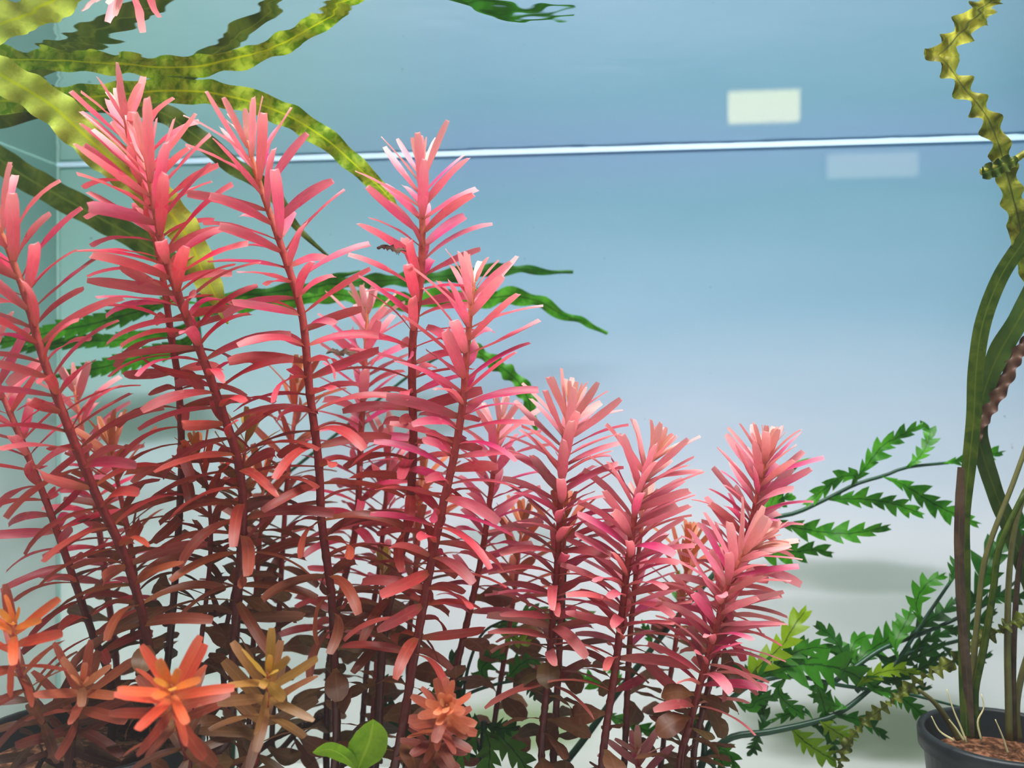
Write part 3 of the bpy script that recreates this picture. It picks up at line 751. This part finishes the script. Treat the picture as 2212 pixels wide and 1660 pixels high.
# --- bushy fern at lower right
wg = empty('water_fern', Vector((P(1500, 0, .385).x, .385, 0.0005)), 'bushy water fern with many toothed fronds between the salmon stems and the right pot', 'fern')
b = MB(); b.tube([p - wg.location for p in catmull([wg.location.copy(), P(1500, 1720, .385), P(1520, 1640, .385)], 6)], 0.0016, 7); link('stalk', b.mesh('stalk', [M_RACHIS]), wg)
YG = (.72, .82, .06); DG = (.10, .40, .10); MG = (.30, .64, .10)
fronds = [
 (([(1520, 1640), (1580, 1594), (1660, 1582), (1760, 1560), (1815, 1540), (1870, 1498), (1930, 1440), (1990, 1350), (2050, 1262), (2082, 1215)], (.385, .40), 8, 3), [
   ([(1640, 1585), (1650, 1550), (1640, 1510), (1652, 1480)], 42, 5, DG), ([(1640, 1585), (1632, 1605), (1622, 1632)], 34, 4, DG),
   ([(1705, 1570), (1735, 1600), (1770, 1625), (1805, 1645)], 52, 5, YG), ([(1745, 1563), (1790, 1585), (1800, 1610), (1806, 1640)], 40, 5, DG),
   ([(1770, 1558), (1820, 1590), (1845, 1600)], 50, 4, YG), ([(1800, 1548), (1850, 1555), (1890, 1575), (1915, 1595)], 36, 5, DG),
   ([(1760, 1560), (1740, 1540), (1700, 1545), (1660, 1560)], 30, 5, MG), ([(1830, 1530), (1790, 1520), (1770, 1490), (1758, 1470)], 48, 5, MG),
   ([(1880, 1490), (1930, 1500), (1975, 1530), (2002, 1556)], 44, 6, MG), ([(1940, 1425), (1935, 1390), (1960, 1340), (1970, 1310)], 48, 5, MG),
   ([(1990, 1350), (1980, 1300), (2005, 1260), (2040, 1242)], 42, 5, MG), ([(2050, 1262), (2065, 1225), (2085, 1195)], 34, 4, DG)]),
 (([(1520, 1640), (1530, 1570), (1580, 1510), (1640, 1472), (1720, 1462), (1810, 1480), (1880, 1490), (1960, 1500), (2080, 1530)], (.385, .395), 7, 2.5), [
   ([(1600, 1492), (1640, 1440), (1690, 1395), (1715, 1355), (1742, 1318)], 66, 6, YG), ([(1610, 1490), (1660, 1452), (1740, 1436), (1820, 1448), (1905, 1492)], 84, 8, MG),
   ([(1650, 1470), (1700, 1420), (1760, 1400), (1810, 1408)], 46, 6, MG), ([(1820, 1460), (1822, 1420), (1800, 1380), (1762, 1352)], 44, 5, DG),
   ([(1700, 1462), (1680, 1490), (1700, 1520), (1738, 1546)], 40, 5, MG), ([(1760, 1468), (1775, 1510), (1785, 1545), (1800, 1562)], 44, 5, MG),
   ([(1640, 1472), (1600, 1450), (1570, 1462), (1548, 1480)], 50, 4, DG), ([(1850, 1485), (1880, 1462), (1930, 1448), (1985, 1452)], 34, 6, YG),
   ([(1580, 1510), (1620, 1530), (1640, 1512), (1700, 1500)], 34, 5, MG)]),
 (([(1800, 1475), (1850, 1440), (1910, 1400), (1990, 1370), (2060, 1340), (2140, 1300), (2215, 1240)], (.392, .405), 6, 3), [
   ([(1820, 1462), (1870, 1412), (1920, 1380), (1960, 1340)], 56, 6, MG), ([(1890, 1412), (1920, 1430), (1980, 1420), (2040, 1388)], 40, 6, DG),
   ([(1960, 1382), (2000, 1345), (2040, 1320), (2072, 1290)], 40, 5, DG), ([(2030, 1355), (2080, 1360), (2110, 1345), (2150, 1320)], 36, 5, DG),
   ([(2090, 1325), (2120, 1260), (2150, 1190), (2190, 1150), (2230, 1110)], 70, 6, DG), ([(2110, 1310), (2150, 1290), (2200, 1290), (2230, 1280)], 46, 4, DG),
   ([(1850, 1440), (1840, 1410), (1850, 1385), (1880, 1372)], 42, 4, MG)]),
 (([(1850, 1495), (1900, 1450), (1970, 1410), (2050, 1390), (2130, 1370), (2215, 1350)], (.40, .41), 5.5, 3), [
   ([(1880, 1465), (1930, 1470), (1990, 1445), (2040, 1410)], 38, 6, DG), ([(1950, 1420), (1990, 1390), (2030, 1372), (2070, 1362)], 34, 5, DG),
   ([(2030, 1395), (2070, 1420), (2110, 1425), (2140, 1410)], 32, 5, DG), ([(1920, 1440), (1940, 1480), (1980, 1490), (2010, 1482)], 32, 4, DG)]),
 (([(1520, 1640), (1540, 1655), (1560, 1690)], (.38, .38), 5, 3), [
   ([(1535, 1620), (1556, 1640), (1566, 1680)], 52, 4, MG), ([(1540, 1610), (1575, 1630), (1590, 1670)], 40, 4, MG), ([(1525, 1600), (1500, 1560), (1490, 1530)], 40, 4, MG)]),
]
sd_ = 100
for (sp_, ls) in fronds:
    fr = stalk(*sp_, M_RACHIS, wg, 'frond', 40)
    for pts, w, t, col in ls:
        sd_ += 1
        toothed(pts, (sp_[1][0] + .004, sp_[1][1] + .003 * (sd_ % 3) - .004), w, wg, fr, teeth=t, seed=sd_, color=col, roll=random.uniform(-.4, .4), twist=random.uniform(-.4, .4))

# --- low fern in the middle foreground gap
wh = empty('water_fern', Vector((P(1040, 0, .37).x, .37, 0.0005)), 'low pale green fern fan at the bottom middle of the picture', 'fern')
b = MB(); b.tube([p - wh.location for p in catmull([wh.location.copy(), P(1040, 1760, .37), P(1042, 1660, .37), P(1046, 1560, .37)], 10)], 0.0014, 7)
fr = link('frond', b.mesh('frond', [M_RACHIS]), wh)
LG = (.45, .66, .22)
for k, (pts, w, t, col) in enumerate([
    ([(1046, 1572), (1010, 1600), (985, 1640), (970, 1690)], 62, 5, LG), ([(1046, 1572), (1058, 1620), (1052, 1690)], 56, 4, LG), ([(1048, 1568), (1090, 1600), (1130, 1650), (1150, 1700)], 70, 5, LG),
    ([(1046, 1570), (1000, 1570), (960, 1580), (930, 1600)], 54, 5, DG), ([(1048, 1566), (1085, 1575), (1120, 1572)], 44, 4, DG), ([(1044, 1580), (1000, 1552), (965, 1545)], 46, 4, DG)]):
    toothed(pts, (.37, .36), w, wh, fr, teeth=t, seed=200 + k, color=col, roll=random.uniform(-.3, .3))
fr = stalk([(1044, 1640), (1010, 1560), (1000, 1510), (1060, 1482), (1130, 1470), (1162, 1476)], (.372, .39), 5, 2.5, M_RACHIS, wh, 'frond', 30)
for k, (pts, w, t, col) in enumerate([
    ([(1000, 1520), (985, 1470), (975, 1430), (990, 1404)], 44, 6, DG), ([(1060, 1482), (1040, 1450), (1060, 1425), (1090, 1415)], 44, 5, MG), ([(1090, 1476), (1120, 1440), (1150, 1425), (1170, 1440)], 40, 5, MG),
    ([(1130, 1470), (1150, 1490), (1160, 1510)], 30, 4, DG), ([(1075, 1366), (1105, 1375), (1128, 1388), (1146, 1386)], 40, 3, YG), ([(1000, 1510), (960, 1490), (930, 1480)], 40, 4, MG), ([(1044, 1640), (900, 1590), (820, 1500), (860, 1460)], 40, 7, DG)]):
    toothed(pts, (.385, .385), w, wh, fr, teeth=t, seed=220 + k, color=col)
fr = stalk([(1000, 1510), (1012, 1440), (1040, 1372), (1080, 1345), (1130, 1330), (1170, 1322)], (.388, .40), 4, 2, M_RACHIS, wh, 'frond', 20)
for k, pts in enumerate([[(1060, 1356), (1100, 1352), (1140, 1366)], [(1110, 1336), (1150, 1318), (1190, 1322)], [(1120, 1334), (1180, 1345), (1240, 1330), (1300, 1334)]]):
    toothed(pts, (.40, .40), 26, wh, fr, teeth=4, seed=240 + k, color=(.45, .62, .35))

# --- lime seedling
ls = empty('lime_seedling', Vector((P(772, 0, .305).x, .305, 0.0005)), 'small lime green broad-leaved seedling at the bottom edge', 'plant')
b = MB(); b.tube([p - ls.location for p in catmull([ls.location.copy(), P(776, 1720, .305), P(774, 1662, .305)], 8)], 0.0011, 7); link('stem', b.mesh('stem', [M_PET]), ls)
def oval(pts, d, w, root, name='leaf', seed=0, roll=0.0, mat=M_LIME):
    n = 16; c = catmull(trace(pts, d), n); O = root.location
    pr = [(0, .1), (.12, .45), (.35, .9), (.55, 1), (.78, .85), (.92, .5), (1, .08)]
    ww = [0.5 * w * lerp_stops(i / (n - 1), pr) * c[i].y / F for i in range(n)]
    b = MB(); b.blade([p - O for p in c], face_sides(c, roll), ww, ww, 0.0004, fold=.12, mt=0, mb=0, cols=2)
    o = link(name, b.mesh(name, [mat]), root); o.color = (0, 0, 0, 0); return o
oval([(772, 1668), (782, 1640), (798, 1600), (806, 1556)], (.305, .30), 84, ls, roll=.2)
oval([(772, 1665), (748, 1636), (712, 1618), (676, 1626)], (.305, .295), 44, ls, roll=-.7)
oval([(774, 1664), (790, 1690), (830, 1720)], (.305, .29), 50, ls, roll=.4)

# --- tall strap and twisted leaves in the right pot
tp = empty('strap_plant', Vector(at_pot(potR)), 'tall green strap-leaved plant with one twisted ruffled leaf, at the right edge', 'plant')
ribbon([(2250, 640), (2212, 545), (2200, 480), (2180, 400), (2158, 320), (2128, 250), (2080, 190), (2035, 130), (1960, 68), (1890, 5), (1850, -40)], (.365, .335), 60, M_TWIST, tp, waves=15, amp=.42, edge=.20, twist=.7, roll=.5, prof=[(0, .9), (.5, .95), (.85, .8), (1, .7)], n=140, seed=31)['label'] = 'yellow-green leaf with a crimped margin'
# old tight curl around it
stalk([(2120, 372), (2150, 362), (2185, 350), (2215, 330), (2240, 320)], (.35, .35), 8, 7, M_TWIST, tp, 'tendril', 20)
ribbon([(2122, 375), (2150, 366), (2180, 352), (2200, 346)], (.349, .349), 34, M_RIBD, tp, waves=4, amp=.5, name='leaf_scrap', n=30, seed=32)
ribbon([(2088, 1590), (2084, 1480), (2082, 1350), (2082, 1230), (2082, 1120), (2092, 1010), (2103, 900), (2108, 800), (2122, 700), (2160, 600), (2208, 525), (2240, 480)], (.352, .36), 34, M_RIBD, tp, waves=4, amp=.08, edge=.04, roll=.3, prof=[(0, .7), (.4, .8), (.7, 1), (1, 1)], seed=33)
ribbon([(2250, 1330), (2212, 1225), (2180, 1140), (2145, 1050), (2115, 950), (2120, 870), (2150, 780), (2200, 690), (2250, 600)], (.37, .36), 40, M_RIBD, tp, waves=6, amp=.2, edge=.08, roll=.2, prof=[(0, .9), (.4, .9), (.6, 1), (1, 1.2)], color=(.30, .42, .20), seed=34)
ribbon([(2100, 1000), (2112, 930), (2140, 880), (2168, 830), (2195, 770), (2240, 720)], (.364, .36), 26, M_PURP, tp, waves=9, amp=.5, edge=.2, prof=[(0, .5), (.3, 1), (1, 1.1)], color=(.50, .32, .28), seed=35)
ribbon([(2076, 1010), (2074, 1090), (2072, 1200), (2078, 1330), (2090, 1470), (2096, 1590)], (.348, .352), 22, M_PURP, tp, waves=3, amp=.05, edge=.03, roll=.4, prof=[(0, .7), (.1, 1), (1, .9)], seed=36)
for k, (pts, r0, r1, m) in enumerate([
    ([(2112, 1595), (2105, 1500), (2125, 1400), (2145, 1280), (2160, 1180), (2215, 1060)], 9, 6, M_RIBD), ([(2095, 1595), (2100, 1480), (2112, 1330), (2130, 1200), (2190, 1040), (2240, 900)], 7, 5, M_PET),
    ([(2180, 1600), (2178, 1500), (2176, 1380), (2180, 1240), (2195, 1130), (2235, 1000)], 8, 5, M_PET), ([(2190, 1600), (2188, 1480), (2192, 1340), (2205, 1200), (2235, 1100)], 7, 5, M_PURP),
    ([(2200, 1600), (2196, 1520), (2215, 1430), (2240, 1380)], 8, 6, M_PET), ([(2072, 1598), (2050, 1560), (2020, 1520), (1984, 1490)], 8, 4, M_PET)]):
    stalk(pts, (.352 + .004 * k, .36 + .003 * k), r0, r1, m, tp, 'leaf_stalk', 24)
for k, pts in enumerate([[(2088, 1605), (2075, 1570), (2060, 1535), (2045, 1490)], [(2082, 1600), (2066, 1575), (2050, 1555)], [(2178, 1630), (2165, 1590), (2150, 1555)], [(2060, 1600), (2030, 1580), (2012, 1548)], [(2120, 1600), (2112, 1560), (2125, 1530), (2120, 1500)]]):
    stalk(pts, (.345, .345), 2.6, 1.2, M_ROOT, tp, 'root', 14, 5)

# --- crinkled twisted runner winding across the lower right
tw = empty('crinkled_runner', Vector((P(1806, 0, .375).x, .375, 0.0005)), 'crinkled twisted green leaf winding across the lower right fern', 'plant')
ribbon([(1800, 1700), (1812, 1655), (1832, 1605), (1872, 1558), (1930, 1512), (1990, 1468), (2040, 1440), (2090, 1405), (2120, 1380), (2150, 1368), (2190, 1345), (2240, 1325)], (.372, .36), 26, M_TWIST, tw, waves=26, amp=.9, edge=.35, twist=20, n=240, prof=[(0, .8), (.5, 1), (1, 1.1)], color=(.26, .40, .14), seed=41)
b = MB(); b.tube([p - tw.location for p in catmull([tw.location.copy(), P(1798, 1760, .373), P(1800, 1700, .372)], 6)], 0.0010, 6); link('stalk', b.mesh('stalk', [M_RACHIS]), tw)

# ------------------------------------------------------------------ small things
def scrap(label, px, py, d, L, seed):
    rnd = random.Random(seed); b = MB(); c0 = P(px, py, d); s = d / F
    pts = [Vector(((i / 8 - .5) * L * s, rnd.uniform(-2, 2) * s, (rnd.uniform(-5, 5) - 8 * abs(i / 8 - .4)) * s)) for i in range(9)]
    pts = catmull(pts, 18)
    w = [(9 * math.sin(PI * (i + .5) / 18) * rnd.uniform(.6, 1.3)) * s for i in range(18)]
    b.blade(pts, [Vector((0, .5, .85)).normalized()] * 18, w, [x * rnd.uniform(.6, 1.2) for x in w], .0003, ruffle=lambda i, o: rnd.uniform(-3, 3) * s * abs(o), mt=0, mb=0, cols=2)
    for k in range(4):
        i = rnd.randrange(2, 15)
        b.tube([pts[i], pts[i] + Vector((rnd.uniform(-6, 14), rnd.uniform(-4, 4), rnd.uniform(-12, 6))) * s], .7 * s, 4)
    o = link('leaf_scrap', b.mesh('leaf_scrap', [M_DEB]), None, c0)
    tag(o, label, 'debris', 'dead leaf scraps')
scrap('grey-brown frayed scrap caught on the tall pink stem against the blue wall', 846, 536, .338, 64, 5)
scrap('dark brown frayed scrap caught in the slim pale-crowned pink stem', 745, 760, .385, 80, 9)

# lamps of the room on the photographer's side, seen mirrored in the front pane
def room_lamp(label, px, py, depth, wpx_, hpx, col, k):
    V = P(px, py, depth); p0 = A + inward * (DEPTH + TH)
    q = V - inward * (2 * (V - p0).dot(inward))
    w_, h_ = wpx_ / F * depth, hpx / F * depth
    root = empty('lamp_panel', q, label, 'lamp')
    b = MB(); b.box(-along * (w_ / 2) - UP * (h_ / 2), along * w_, UP * h_, inward * 0.012)
    link('diffuser', b.mesh('diffuser', [emit_mat('lamp_diffuser', col, k)], False), root)
    b = MB(); e = 0.008
    b.box(-along * (w_ / 2 + e) - UP * (h_ / 2 + e) + inward * 0.013, along * (w_ + 2 * e), UP * (h_ + 2 * e), inward * 0.02)
    link('housing', b.mesh('housing', [M_POT], False), root)
room_lamp('bright pale yellow rectangular lamp mirrored in the glass above the waterline', 1652, 226, 1.5, 150, 66, (1.0, 0.86, 0.36), 7.5)
room_lamp('dim white rectangular lamp mirrored in the glass just below the waterline', 1888, 354, 1.7, 188, 50, (1.0, 0.95, 0.7), 2.0)
